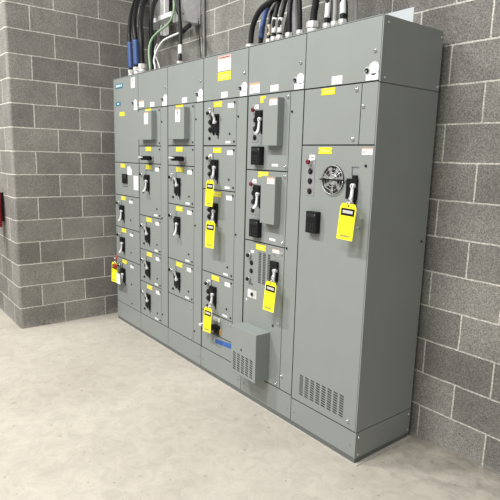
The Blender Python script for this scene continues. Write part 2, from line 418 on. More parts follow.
GRP = None
def section(i, label):
    e = empty('control_cabinet', (i*W, 0, 0)); tag(e, label, 'electrical cabinet')
    mb = MB().box(.002, W-.002, .0215, D, .030, H, 'cab')
    # near-black backing behind the doors: shade of the gaps put into its colour
    mb.box(.0, W, .0040, .0215, .034, H-.004, 'dark')
    mb.build('enclosure', e)
    MB().box(.0, W, .0, .0054, 2.2825, H, 'cab').build('top_flange', e)
    p = MB().box(0, W, .004, D-.01, 0.004, .030, 'plinth', .001)
    p.build('plinth', e, 'darker steel plinth channel')
    b = slab(e, 'base_panel', 0.0, 20.0, 1.25, 7.55 if i < 5 else 7.1, m='cab')
    for x in (1.2, 18.7): screw(b, x, 3.9, 'cab', .005, out=.003)
    return e
def unit_labels(d, top, bot):
    """white label and black screws at the right of a unit door"""
    small_label(d, 11.7, 14.2, top-2.3, top-1.15)
    screw(d, 14.75, top-1.0)
    screw(d, 14.75, bot+1.0)
    small_label(d, 10.9, 13.1, bot+.55, bot+1.15)
def starter(e, bot, top, on, pilots=False, sc=True):
    """a unit door with operator"""
    d = slab(e, 'unit_door', .3, 15.6, bot, top)
    yellow_plate(d, 7.2, top-1.1)
    operator(d, 7.9, top, on)
    unit_labels(d, top, bot)
    if sc: screw(d, 12.8, bot+3.0)
    if pilots:
        knob(d, 3.4, top-3.25); small_label(d, 3.2, 4.6, top-2.7, top-2.2)
        for k in (5.6, 7.6): disc(d, 3.9, top-k, .018, .018)
        disc(d, 3.4, top-9.9, .012)
    else:
        knob(d, 2.1, top-3.6, out=.022, r=.012)
        disc(d, 3.4, top-9.6, .010)
    return d
def top_cover(e, i, lab=True):
    t = slab(e, 'top_cover', 0.04, 19.96, 78.4, 89.8)
    small_label(t, 8.6, 11.4, 78.75, 80.15)
    key_lock(t, 16.9, 80.5)
    round_sticker(t, 18.55, 80.7, 1.15)
    s_ = small_label(t, 16.8, 19.6, 78.55, 79.75)
    screw(t, 18.5, 84.0, 'silver', .008, out=.008)
    return t
def wireway(e, a0=15.6, a1=19.94, b0=7.65, b1=78.3, sc=(73.8, 43.5, 11.2), m='black'):
    d = slab(e, 'wireway_door', a0, a1, b0, b1)
    for z in sc: screw(d, a0+.75, z, m)
    return d
def shelf_handle(d, a0, a1, z, dr=1.2):
    """feeder operator whose flat lever juts straight out of the door"""
    mb = MB().box((a0+.4)*IN, (a1+.1)*IN, -.012, 0, (z-dr)*IN, (z+.55)*IN, 'greypipe' if dr < 2 else 'dark', .002)
    mb.build('disconnect_operator', d)
    x0, x1 = a0*IN, a1*IN; zz = z*IN
    mb = MB()
    if dr > 2:
        mb.prism([(4.6*IN, -.030), (x1-.03, -.010), (x1, -.010), (x1+.002, -.040), (6*IN, -.052), (4.6*IN, -.060)], zz-.020, zz+.014, 'black', axis='z', bev=.006)
        mb.box(3.9*IN, 5.0*IN, -.086, -.052, zz-.006, zz+.010, 'lever', .003)
        mb.build('lever', d, 'black flat lever with a pale tip, pointing out past the tag'); return
    mb.prism([(x0, -.010), (x1, -.010), (x1+.002, -.055), (x1-.012, -.082), (x0+.006, -.082), (x0-.002, -.060)], zz-.020, zz+.014, 'black', axis='z', bev=.007)
    mb.box(x0+.006, x1-.030, -.096, -.080, zz-.004, zz+.008, 'lever', .003)
    mb.build('lever', d, 'black flat lever with a pale tip, pointing straight out')

# ================================================================== section 1 (far left)
e1 = section(0, 'grey electrical cabinet at the far left end, with small teal maker plates')
d = slab(e1, 'unit_door', .1, 19.95, 60.6, 89.85)
np_ = MB().box(2.05*IN, 8.1*IN, -.002, 0, 86.45*IN, 87.95*IN, 'teal', .0004).build('maker_plate', d, 'teal plate with white lettering')
plate(d, 'small_plate', 2.25, 6.1, 80.5, 81.75, 'teal', .002, lines=[(.3, .7, .35, .65, 'white')], label='small teal plate')
plate(d, 'nameplate', 5.2, 9.2, 76.8, 78.2, 'yellow', .0018, lines=[(.2, .8, .45, .55, 'greyprint')], label='yellow engraved nameplate')
plate(d, 'label', 14.65, 17.65, 85.7, 89.05, 'white', .0008, lines=[(.3, .7, .6, .9, 'greyprint'), (.15, .85, .42, .5, 'greyprint'), (.15, .7, .2, .28, 'greyprint')])
key_lock(d, 16.1, 80.7); round_sticker(d, 17.9, 80.7, 1.1); small_label(d, 16.7, 19.3, 78.4, 79.7)
d = slab(e1, 'unit_door', .1, 19.95, 48.75, 60.5)
yellow_plate(d, 7.1, 59.4)
mb = MB().box(6.9*IN, 10.9*IN, -.012, 0, 53.2*IN, 56.5*IN, 'black', .002)
mb.box(7.2*IN, 10.6*IN, -.0125, -.0115, 55.0*IN, 56.1*IN, 'dark'); mb.build('display_module', d)
MB().box(6.9*IN, 10.8*IN, -.006, 0, 52.1*IN, 52.9*IN, 'galv', .001).build('display_bezel', d)
mb = MB().prism([(11.0*IN, 59.2*IN), (12.6*IN, 59.3*IN), (14.3*IN, 58.2*IN), (14.4*IN, 56.3*IN), (10.9*IN, 56.3*IN)], -.002, 0, 'white', axis='y'); mb.build('paper_label', d, 'white label')
plate(d, 'paper_label', 15.8, 19.3, 51.3, 56.2, 'white', .0012, lines=[(.15, .85, .8, .84, 'greyprint'), (.15, .75, .6, .64, 'greyprint')], label='white label')
for b_, t_ in ((36.85, 48.65), (25.1, 36.75), (7.6, 25.0)):
    d = slab(e1, 'unit_door', .1, 19.95, b_, t_)
    yellow_plate(d, 7.1, t_-1.0)
    operator(d, 7.9, t_, False)
    knob(d, 3.0, t_-3.0)
    small_label(d, 11.9, 14.6, t_-2.4, t_-1.4); screw(d, 14.4, t_-1.0); screw(d, 13.0, t_-8.4)
    if b_ < 10: screw(d, 13.8, 13.5, 'silver'); screw(d, 13.0, 9.2)
txt = bpy.data.curves.new('maker_lettering', 'FONT'); txt.body = 'SIEMENS'; txt.size = .030; txt.extrude = .0004; txt.align_x = 'CENTER'; txt.align_y = 'CENTER'; txt.offset = .0006
to = bpy.data.objects.new('tmp_text', txt); COL.objects.link(to)
me = bpy.data.meshes.new_from_object(to.evaluated_get(bpy.context.evaluated_depsgraph_get()))
bpy.data.objects.remove(to)
xs_ = [v.co.x for v in me.vertices]; ys_ = [v.co.y for v in me.vertices]
me.transform(Matrix.Scale(.128/(max(xs_)-min(xs_)), 4, (1, 0, 0)) @ Matrix.Scale(.020/(max(ys_)-min(ys_)), 4, (0, 1, 0)))
me.transform(Matrix.Translation((5.08*IN, -.0026, 87.2*IN)) @ Matrix.Rotation(math.pi/2, 4, 'X'))
me.materials.clear(); me.materials.append(M['white'])
# the lettering is a raised layer of the plate: merge it into the plate mesh
bm = bmesh.new(); bm.from_mesh(np_.data); n = len(bm.faces); bm.from_mesh(me); bm.faces.ensure_lookup_table()
for f in bm.faces[n:]: f.material_index = 1
bm.to_mesh(np_.data); bm.free(); np_.data.materials.append(M['white'])

# ================================================================== sections 2 and 3
def cover_box(d, a0, a1, b0, b1, depth, name='cover_box', bev=.002, label=None):
    mb = MB().box(a0*IN, a1*IN, -depth, 0.0005, b0*IN, b1*IN, 'cab', bev)
    return mb.build(name, d, label)
def box_door(e, top=78.3, bot=66.5):
    d = slab(e, 'unit_door', .3, 15.6, bot, top)
    cover_box(d, 3.6, 12.8, 68.3, 77.3, .047, label='grey shallow box cover')
    yellow_plate(d, 7.2, 77.75, 4.2, 1.0)
    plate(d, 'warning_label', 7.9, 10.6, 73.2, 76.9, 'white', .001, y=-.047, lines=[(.4, .6, .6, .82, 'print'), (.2, .8, .42, .46, 'greyprint'), (.2, .8, .3, .34, 'greyprint'), (.2, .7, .18, .22, 'greyprint')], bands=[(0, 1, .92, 1, 'orange')], label='white label with a small black mark')
    screw(d, 14.75, top-.9); screw(d, 14.75, bot+.9)
    MB().box(1.0*IN, 4.0*IN, -.003, 0, 66.75*IN, 68.1*IN, 'cab', .001).build('bracket', d)
    return d
e2 = section(1, 'grey electrical cabinet second from the block wall, four white-levered breakers below a shallow box')
t = top_cover(e2, 1); small_label(t, .7, 4.2, 79.1, 81.1, True)
box_door(e2, 78.35, 66.4)
d = slab(e2, 'unit_door', .3, 15.6, 60.7, 66.3); yellow_plate(d, 7.1, 65.4); screw(d, 14.75, 65.3); shelf_handle(d, 6.9, 10.6, 62.6)
d = starter(e2, 43.1, 60.6, False)
for b_, t_ in ((31.25, 43.0), (19.7, 31.15), (7.65, 19.6)): starter(e2, b_, t_, True)
wireway(e2)
e3 = section(2, 'grey electrical cabinet third from the block wall, with a blank door along its bottom')
t = top_cover(e3, 2)
box_door(e3, 78.35, 66.5)
d = slab(e3, 'unit_door', .3, 15.6, 60.6, 66.4); yellow_plate(d, 7.1, 65.4); screw(d, 14.75, 65.3); shelf_handle(d, 6.9, 10.9, 62.8)
starter(e3, 48.75, 60.5, True); starter(e3, 31.35, 48.65, False); starter(e3, 19.75, 31.25, True)
d = slab(e3, 'unit_door', .3, 15.6, 7.65, 19.65); screw(d, 14.6, 17.9, 'silver'); screw(d, 14.6, 8.5, 'silver')
wireway(e3)

# ================================================================== section 4
e4 = section(3, 'grey electrical cabinet with blue tape low down and a large warning label on top')
t = top_cover(e4, 3)
mb_l = plate(t, 'warning_label', 7.0, 12.7, 85.5, 89.2, 'white', .001,
      lines=[(.08, .92, .62, .66, 'greyprint'), (.08, .9, .45, .49, 'greyprint'), (.08, .92, .3, .34, 'greyprint'), (.08, .8, .14, .18, 'greyprint')],
      bands=[(0, 1, .76, 1, 'palered'), (.1, .9, .86, .91, 'white')], label='white and red warning label')
plate(t, 'yellow_label', 7.0, 12.7, 83.1, 85.2, 'yellow', .001, lines=[(.1, .9, .62, .68, 'greyprint'), (.1, .9, .4, .46, 'greyprint'), (.1, .7, .2, .26, 'greyprint')], label='yellow label')
starter(e4, 66.5, 78.3, True, True); starter(e4, 54.65, 66.35, False, True)
starter(e4, 31.05, 54.55, False, True); starter(e4, 19.25, 30.95, False, True)
d = slab(e4, 'unit_door', .3, 15.6, 13.3, 19.15); small_label(d, 6.3, 9.6, 17.5, 18.6); screw(d, 14.7, 18.2, 'silver'); shelf_handle(d, 6.8, 9.8, 16.0, 2.2)
MB().box(9.8*IN, 10.4*IN, -.006, 0, 14.0*IN, 15.6*IN, 'amber', .001).build('indicator', d, 'small amber indicator')
d = slab(e4, 'unit_door', .3, 15.6, 7.65, 13.2)
MB().prism([(7.5*IN, 10.9*IN), (15.5*IN, 11.5*IN), (15.5*IN, 12.95*IN), (7.6*IN, 12.1*IN)], -.0008, 0, 'tape', axis='y').build('tape_strip', d, 'blue tape strip')
wireway(e4, sc=(73.7, 43.5, 17.0))

# ================================================================== section 5
def pilot_panel(d, a0, a1, b0, b1, ax, zs, cap='red', ao=None):
    MB().box(a0*IN, a1*IN, -.0022, 0, b0*IN, b1*IN, 'galv', .0006).build('operator_panel', d, 'brushed metal button plate')
    k = knob(d, ao if ao else ax-.1, zs[0], cap, .028, .014)
    for z in zs[1:]: disc(d, ax, z, .0165, .012)
    plate(d, 'label', a0+.9, a1, b1-1.2, b1-.2, 'white', .0006, y=-.0022, lines=[(.2, .8, .4, .6, 'print')])
def keypad(d, a0, a1, b0, b1, depth=.034):
    b0 -= .3; a1 -= .3
    mb = MB().box(a0*IN, a1*IN, -depth, 0, b0*IN, b1*IN, 'black', .003)
    x = (a0+a1)/2*IN; h = (b1-b0)*IN
    mb.box(a0*IN+.008, a1*IN-.008, -depth-.0008, -depth+.0004, b1*IN-.030, b1*IN-.010, 'dark')
    for r in range(3):
        for c in range(3):
            mb.box(x-.026+c*.019, x-.014+c*.019, -depth-.002, -depth+.001, b0*IN+.012+r*.017, b0*IN+.022+r*.017, 'dark', .0008)
    mb.box(a1*IN-.016, a1*IN-.010, -depth-.001, -depth, b1*IN-.018, b1*IN-.014, 'greypipe')
    return mb.build('keypad', d, 'black keypad module')
e5 = section(4, 'grey electrical cabinet with a protruding slotted box near its foot and two tall box covers')
t = top_cover(e5, 4); small_label(t, .8, 4.6, 78.9, 81.3, True)
for top, bot, wb in ((78.3, 60.65, 66.4), (60.55, 42.95, 48.2)):
    d = slab(e5, 'unit_door', .3, 15.6, bot, top)
    pilot_panel(d, 2.1, 4.5, top-11.0, top-2.0, 3.3, (top-3.4, top-5.7, top-7.8, top-9.9))
    operator(d, 6.9, top, False)
    cover_box(d, 8.4, 13.6, wb, top-1.2, .048, label='tall grey box cover')
    if top > 70:
        plate(d, 'nameplate', 5.1, 7.0, top-1.9, top-.35, 'yellow', .0018, lines=[(.2, .8, .45, .55, 'greyprint')], label='yellow engraved nameplate')
    else: yellow_plate(d, 7.0, top-.95)
    small_label(d, 10.7, 13.3, top-2.9, top-1.4, True, y=-.048)
    latch(d, 14.8, top-1.1); latch(d, 14.8, bot+1.0)
    keypad(d, 3.5, 7.3, bot+1.5, bot+5.6)
    small_label(d, 10.0, 12.2, bot+1.0, bot+1.6)
d = slab(e5, 'unit_door', .3, 15.6, 7.65, 42.85)
yellow_plate(d, 6.9, 41.7)
knob(d, 2.6, 39.1); knob(d, 2.7, 32.95)
for z in (37.2, 35.1): disc(d, 3.3, z)
plate(d, 'label', 2.9, 4.2, 39.8, 40.5, 'white', .0006); plate(d, 'label', 2.6, 4.2, 31.5, 31.9, 'print', .0006)
for a0 in (6.1, 7.8, 9.6): slots(d, a0, a0+1.05, 32.5, 40.5, 19)
mb = MB().box(11.2*IN, 13.8*IN, -.018, 0, 34.3*IN, 39.2*IN, 'black', .002); mb.box(12.0*IN, 12.3*IN, -.002, 0, 39.4*IN, 40.7*IN, 'galv'); mb.box(12.0*IN, 13.7*IN, -.002, 0, 40.4*IN, 40.7*IN, 'galv')
mb.build('disconnect_operator', d)
lever_mesh(13.45, 37.1, False).build('lever', d, 'pale grey lever handle lowered')
small_label(d, 11.3, 13.8, 41.2, 42.1, True); latch(d, 14.7, 41.4)
mb = MB().box(2.2*IN, 5.8*IN, -.003, 0, 28.0*IN, 30.2*IN, 'fit', .0008); mb.box(2.2*IN, 3.6*IN, -.0036, -.0028, 28.2*IN, 30.0*IN, 'white'); mb.cyl((4.0*IN, -.003, 29.1*IN), (4.0*IN, -.010, 29.1*IN), .011, 'dark', seg=16)
mb.build('reset_plate', d, 'square plate with a black reset button')
MB().cyl((1.6*IN, 0, 27.2*IN), (1.6*IN, -.001, 27.2*IN), .008, 'white', seg=14).build('dot_sticker', d, 'small white dot')
latch(d, 14.3, 24.0); screw(d, 12.4, 23.0); latch(d, 14.3, 8.5)
# slotted junction box standing off the lower door
bx = cover_box(d, 1.3, 11.4, 8.5, 21.0, .112, 'slotted_box', .0025, label='deep grey box with rows of vent slots')
mb = bx.data
bm = bmesh.new(); bm.from_mesh(mb); base = len(bm.faces)
s_ = MB(); s_.bm.from_mesh(mb); s_.mats = ['cab']
s_.cyl((5.6*IN, -.112, 15.5*IN), (5.6*IN, -.1135, 15.5*IN), .0075, 'slot', seg=16)
for k in range(5):
    a0 = 2.25+k*1.75
    for j in range(8):
        z = 9.3+j*.62
        s_.prism([(a0*IN, (z+.22)*IN), ((a0+1.05)*IN, z*IN), ((a0+1.05)*IN, (z+.3)*IN), (a0*IN, (z+.52)*IN)], -.1128, -.111, 'slot', axis='y')
mb.materials.clear(); [mb.materials.append(M[k]) for k in s_.mats]
s_.bm.to_mesh(mb); s_.bm.free(); bm.free()
w_ = wireway(e5, sc=(73.9, 43.0)); latch(w_, 16.35, 11.3)

# ================================================================== section 6 (right end)
e6 = section(5, 'right-end grey electrical cabinet with a round fan and its plain side showing')
t = slab(e6, 'top_cover', 0, 19.85, 78.35, 89.85)
small_label(t, 7.9, 10.7, 78.6, 80.2)
key_lock(t, 16.9, 80.35); round_sticker(t, 18.45, 80.65, 1.2); small_label(t, 16.7, 19.6, 78.55, 79.75); latch(t, 18.5, 83.8)
d = slab(e6, 'unit_door', .1, 15.9, 66.6, 78.25); yellow_plate(d, 7.1, 77.35); latch(d, 14.6, 77.1); latch(d, 14.35, 67.7)
w_ = slab(e6, 'wireway_door', 15.9, 19.85, 66.6, 78.25); latch(w_, 16.5, 73.9)
d = slab(e6, 'unit_door', .05, 19.85, 7.2, 66.5)
yellow_plate(d, 7.1, 65.4)
small_label(d, 16.9, 19.5, 64.7, 66.0, True)
pilot_panel(d, 1.7, 4.3, 55.7, 64.7, 3.05, (63.0, 61.0, 58.9, 56.7), ao=2.9)
keypad(d, 3.5, 7.0, 48.1, 52.5)
# fan
fx, fz = 9.75*IN, 59.5*IN
mb = MB().cyl((fx, -.001, fz), (fx, .0, fz), 3.05*IN, 'slot', seg=40)
mb.cyl((fx, -.001, fz), (fx, -.006, fz), .030, 'galv', seg=24, bev=.002)
for k in range(7):
    a = k*2*math.pi/7+.3
    b2 = bmesh.new(); pr = []
    for rr, da in ((.030, -.22), (.068, -.34), (.070, .02), (.030, .12)):
        pr.append(b2.verts.new((fx+rr*math.cos(a+da), -.002 if da < 0 else -.005, fz+rr*math.sin(a+da))))
    b2.faces.new(pr)
    r_ = bmesh.ops.extrude_face_region(b2, geom=b2.faces[:]); bmesh.ops.translate(b2, verts=[v for v in r_['geom'] if isinstance(v, bmesh.types.BMVert)], vec=(0, .0008, 0))
    mb.join(b2, 'greypipe')
mb.build('fan_rotor', d, 'dark fan blades')
mb = MB()
for rr in (2.98, 2.2, 1.45):
    pts = [(fx+rr*IN*math.cos(a), -.010, fz+rr*IN*math.sin(a)) for a in [2*math.pi*k/28 for k in range(29)]]
    mb.tube(pts, .0022 if rr > 2.9 else .0012, 'galv', seg=6, sub=1)
mb.box(fx-3.5*IN, fx+3.45*IN, -.013, -.008, fz-.0035, fz+.0035, 'black', .001)
for a in (.62, -.45): 
    mb.cyl((fx-2.9*IN*math.cos(a), -.010, fz-2.9*IN*math.sin(a)), (fx+2.9*IN*math.cos(a), -.010, fz+2.9*IN*math.sin(a)), .0018, 'galv', seg=6)
mb.cyl((fx-3.4*IN, 0, fz), (fx-3.4*IN, -.012, fz), .004, 'silver', seg=8); mb.cyl((fx+3.35*IN, 0, fz), (fx+3.35*IN, -.012, fz), .004, 'silver', seg=8)
mb.build('fan_guard', d, 'wire finger guard')
mb = MB().box(13.9*IN, 16.5*IN, -.018, 0, 55.9*IN, 60.0*IN, 'black', .002)
mb.box(15.2*IN, 16.3*IN, -.014, 0, 59.6*IN, 60.7*IN, 'black', .002)
mb.box(14.6*IN, 14.85*IN, -.002, 0, 60.6*IN, 62.3*IN, 'print'); mb.box(14.6*IN, 16.4*IN, -.002, 0, 62.15*IN, 62.35*IN, 'print')
mb.box(15.6*IN, 16.1*IN, -.010, 0, 54.6*IN, 56.2*IN, 'black')
mb.build('disconnect_operator', d)
lever_mesh(16.0, 58.6, False).build('lever', d, 'pale grey lever handle lowered')
screw(d, 18.1, 62.6); 
MB().cyl((17.4*IN, 0, 50.5*IN), (17.4*IN, -.018, 50.5*IN), .0055, 'fit', seg=12).build('pin', d, 'small white pin')
for k in range(8): slots(d, 2.6+k*1.78, 3.75+k*1.78, 9.05, 14.2, 9, .50, slant=-.16)
latch(d, 17.7, 9.0)
# right side skin of the line-up
xs0 = W+.0005
for nm, z0, z1 in (('side_panel', 1.985, 2.280), ('side_panel', .185, 1.980), ('side_panel', .031, .180)):
    mb = MB().box(xs0-.003, xs0+.0035, -.002 if z0 > .03 else 0, D-.002, z0, z1, 'cab', .001)
    o = mb.build(nm, e6)
    def sscrew(y, z, m):
        MB().cyl((xs0+.0035, y, z), (xs0+.0085, y, z), .0062, m, seg=12, bev=.0015).build('screw', o, 'silver screw' if m == 'silver' else None)
    if z0 > 1.9:
        for y in (.03, .47): sscrew(y, 2.252, 'silver'); sscrew(y, 2.005, 'silver')
    elif z0 < .1:
        for y in (.022, .468): sscrew(y, .150, 'silver'); sscrew(y, .053, 'silver')
    else: sscrew(.447, 1.185, 'black')

# lifting plate on top of the right cabinet
o = MB().prism([(2.60, H), (3.040, H), (3.040, H+.074), (2.60, H+.070)], .235, .239, 'board', axis='y', bev=.0005)
o.box(2.60, 3.040, .239, .275, H, H+.004, 'board')
o = o.build('lifting_plate'); rebase(o, (2.82, .237, H)); tag(o, 'upright pale grey sheet-metal plate on top of the right-end cabinet', 'plate')

# ================================================================== lockout tags and padlocks
def lockout_tag(x, y, ztop, w, h, tilt, label):
    """hangs by a tie from the padlock at (x,y,ztop)"""
    hw = w/2; c = .010
    pts = [(-hw, -h), (hw, -h), (hw, -.018), (hw-c, -.0), (-hw+c, 0), (-hw, -.018)]
    mb = MB().prism(pts, -.0007, .0007, 'tagy', axis='y')
    mb.cyl((0, -.0012, -.012), (0, .0012, -.012), .0045, 'dark', seg=12)
    k = h/.19
    z0, z1 = -.060*k, -.028*k
    mb.box(-hw*.84, hw*.84, -.0012, -.0006, z0-.003, z1+.003, 'black')
    mb.box(-hw*.62, hw*.62, -.0016, -.0010, z0+.009, z1-.007, 'fit')
    for q in range(6): mb.box(-hw*.52+q*hw*.18, -hw*.52+q*hw*.18+hw*.09, -.0019, -.0014, z0+.012, z1-.011, 'greyprint')
    [mb.box(-hw*.6+q*hw*.17, -hw*.6+q*hw*.17+hw*.11, -.0011, -.0006, -h+.014, -h+.024, 'print') for q in range(7)]
    for q in range(3): mb.box(-hw*.7, hw*.7, -.0009, -.0006, -.085*k-q*.022*k, -.0838*k-q*.022*k, 'yellow')
    o = mb.build('lockout_tag'); o.location = (x, y, ztop); o.rotation_euler = (math.radians(-3), math.radians(tilt), math.radians(8))
    t2 = MB().tube([(0, .002, -.012), (-.006, -.004, .004), (0, 0, .016), (.006, .006, .004), (0, .002, -.012)], .0016, 'dark', seg=6)
    t2.build('cable_tie', o)
    tag(o, label, 'safety tag'); return o
def padlock(x, y, z, body, label, bs=.019):
    """shackle through the lever tip at z, body below"""
    mb = MB().box(x-bs, x+bs, y-.009, y+.009, z-.060, z-.024, body, .003)
    o = mb.build('padlock')
    MB().tube([(x-.011, y, z-.026), (x-.011, y, z-.006), (x, y, z+.006), (x+.011, y, z-.006), (x+.011, y, z-.026)], .0032, 'silver', seg=8).build('shackle', o, 'bright steel shackle')
    rebase(o, (x, y, z-.04)); tag(o, label, 'padlock'); return o
YT = 'yellow lockout tags'; PL = 'padlocks on the breaker levers'
for (i, a, zt, w, h, tl, lab, plab) in (
    (5, 16.15, 55.2, .094, .182, 3, 'large yellow lockout tag on the right-end cabinet, beside the round fan', 'padlock on the lever beside the round fan'),
    (4, 13.75, 34.8, .088, .182, 3, 'yellow lockout tag hanging in front of the vertical vent slots above the protruding box', 'padlock on the lever next to the vertical vent slots'),
    (3, 7.35, 57.3, .076, .178, 1, 'uppermost of the three yellow lockout tags on the cabinet with blue tape', 'uppermost padlock on the cabinet with blue tape'),
    (3, 7.75, 46.3, .090, .186, 0, 'middle of the three yellow lockout tags on the cabinet with blue tape', 'middle padlock on the cabinet with blue tape'),
    (3, 7.1, 21.8, .082, .180, 1, 'lowest yellow lockout tag, hanging just above the blue tape', 'lowest padlock on the cabinet with blue tape')):
    x = i*W+a*IN+.012; z = zt*IN
    padlock(x-.006, -.050, z+.030, 'tagy' if '(uppermost' in plab else 'fit', plab, .015)['group'] = PL
    lockout_tag(x, -.066, z, w, h, tl, lab)['group'] = YT
# far left cluster
padlock(.112, -.068, .605, 'redlock', 'small red padlock on the lowest breaker of the far-left cabinet', .028)
lockout_tag(.084, -.058, .592, .095, .19, 0, 'yellow lockout tag under the red padlock, lowest on the far-left cabinet')['group'] = YT
mb = MB().prism([(-.045, -.095), (.035, -.095), (.035, 0), (.02, .006), (-.045, .006)], -.0006, .0006, 'white', axis='y')
mb.box(-.035, .02, -.0010, -.0005, -.03, -.026, 'greyprint'); mb.box(-.035, .015, -.0010, -.0005, -.05, -.046, 'greyprint')
o = mb.build('paper_tag'); o.location = (.186, -.066, .497); tag(o, 'white tag beside the yellow tag at the foot of the far-left cabinet', 'safety tag')
o = MB().tube([(.12, -.05, .665), (.13, -.055, .645), (.115, -.06, .625), (.112, -.062, .600)], .007, 'redlock').build('lockout_hasp')
MB().box(.078, .108, -.060, -.054, .628, .640, 'lever', .001).build('hasp_tab', o, 'white tab')
rebase(o, (.112, -.06, .60)); tag(o, 'red lockout hasp looped above the red padlock on the far-left cabinet', 'lockout hasp')

# ================================================================== conduits and cables above the cabinets
UP = 3.75
def cable(name, pts, r, m, label, cat, group=None, rib=0, conn=None, sleeve=None, sm='blue', base=True, marker=None, up=True, cr=None):
    pts = [tuple(p) for p in pts]
    x, y = pts[0][0], pts[0][1]
    if base: pts = [(x, y, H+.002)]+pts if pts[0][2] > H+.03 else pts
    if up:
        l = pts[-1]; ty = min(max(l[1], y), .40)
        pts = pts+[(l[0], min(ty+.02, .45), l[2]+.25), (l[0], min(ty+.02, .45), UP)]
    mb = MB().tube(pts, r, m, rib=rib)
    o = mb.build(name)
    if conn:
        c = cr or r*1.45; h = conn
        k = MB().cyl((x, y, H-.001), (x, y, H+h*.22), c*1.15, 'fit', seg=6, smooth=False)
        k.cyl((x, y, H+h*.22), (x, y, H+h*.62), c*.95, 'fit', seg=18)
        k.cyl((x, y, H+h*.62), (x, y, H+h), c*1.12, 'fit', seg=8, smooth=False)
        k.build('connector', o, 'zinc threaded connector')
    if sleeve:
        k = MB().tube(sleeve, r*(1.18 if sm == 'blue' else 1.06), sm); k.build('sleeve', o, {'blue': 'blue sleeve', 'white': 'white marker sleeve', 'beige': 'beige sleeve'}[sm])
    rebase(o, (x, y, H)); tag(o, label, cat, group); return o
RB1 = 'black flexible conduits rising behind the right half of the cabinets'
A=[(0.167,.1,2.36),(0.144,0.100,2.622),(0.105,0.120,2.716),(0.034,0.170,2.856),(-0.036,0.240,2.995),(-0.083,0.300,3.112)]
cable('conduit', A, .019, 'rubber', 'leftmost black conduit with a blue sleeve, above the far-left cabinet', 'conduit', rib=.022, conn=.075, sleeve=[(.165,.1,2.375),(.157,.1,2.48),(.146,.1,2.60)], cr=.025)
B=[(0.285,.1,2.36),(0.265,0.100,2.603),(0.204,0.120,2.750),(0.077,0.200,2.922),(-0.012,0.280,3.076)]
cable('conduit', B, .023, 'rubber', 'second black conduit from the left, with a blue sleeve', 'conduit', rib=.022, conn=.085, sleeve=[(.283,.1,2.39),(.276,.1,2.48),(.266,.1,2.60)], cr=.031)
C=[(0.392,.1,2.36),(0.386,0.100,2.421),(0.377,0.100,2.587),(0.291,0.140,2.755),(0.176,0.220,2.932),(0.119,0.300,3.069)]
cable('conduit', C, .024, 'rubber', 'thick black conduit without a sleeve, right of the two blue-sleeved ones', 'conduit', rib=.022, conn=.10, cr=.033)
C2=[(0.335,0.16,2.36),(0.324,0.160,2.419),(0.308,0.170,2.608),(0.242,0.200,2.773),(0.175,0.260,2.939),(0.119,0.340,3.077)]
C2=[(p[0]+.03,p[1]+.05,p[2]) for p in C2]
cable('conduit', C2, .020, 'rubber', 'black conduit half hidden behind the left group of conduits', 'conduit', conn=.06)
green=[(0.540,.1,2.31),(0.534,0.100,2.354),(0.479,0.120,2.493),(0.468,0.150,2.580),(0.474,0.200,2.644),(0.523,0.270,2.712),(0.556,0.300,2.776),(0.563,0.320,2.874),(0.554,0.330,2.981)]
cable('ground_wire', green, .0095, 'green', 'pale green wire curving up above the second cabinet from the left', 'wire')
white=[(0.628,.1,2.30),(0.624,0.100,2.344),(0.607,0.100,2.394),(0.623,0.120,2.474),(0.689,0.140,2.538),(0.820,0.150,2.558),(0.925,0.150,2.562)]
cable('cable', white, .008, 'whitewire', 'white cable arching right to the thick black cable above the cabinets', 'cable', up=False)
white2=[(.655,.13,2.30),(0.639,0.130,2.345),(0.604,0.130,2.397),(0.550,0.140,2.456),(0.545,0.145,2.500),(.58,.145,2.53)]
cable('cable', white2, .005, 'whitewire', 'thin short white wire crossing the base of the white cable', 'cable', up=False)
K=[(1.034,.1,2.34),(1.032,0.100,2.356),(1.002,0.120,2.451),(0.954,0.150,2.567),(0.912,0.170,2.651),(0.861,0.190,2.768),(0.844,0.200,2.892)]
cable('cable', K, .015, 'rubber', 'straight black cable with a white marker, rising beside the metal wall box', 'cable', conn=.045, cr=.024, sleeve=[(1.028,.104,2.385),(1.014,.112,2.42),(1.002,.120,2.455)], sm='white')
el=[(0.653,0.400,2.700),(0.735,0.320,2.650),(0.815,0.250,2.610)]
cable('cable', [(.605,.445,2.722)]+el, .020, 'rubber', 'short black elbow leaving the underside of the metal wall box', 'cable', up=False, base=False)
cable('conduit', [(.70,.285,2.775),(.665,.29,2.84),(.640,.29,2.93),(.63,.29,3.05)], .020, 'rubber', 'black conduit just left of the metal wall box, behind the straight black cable', 'conduit', base=False)
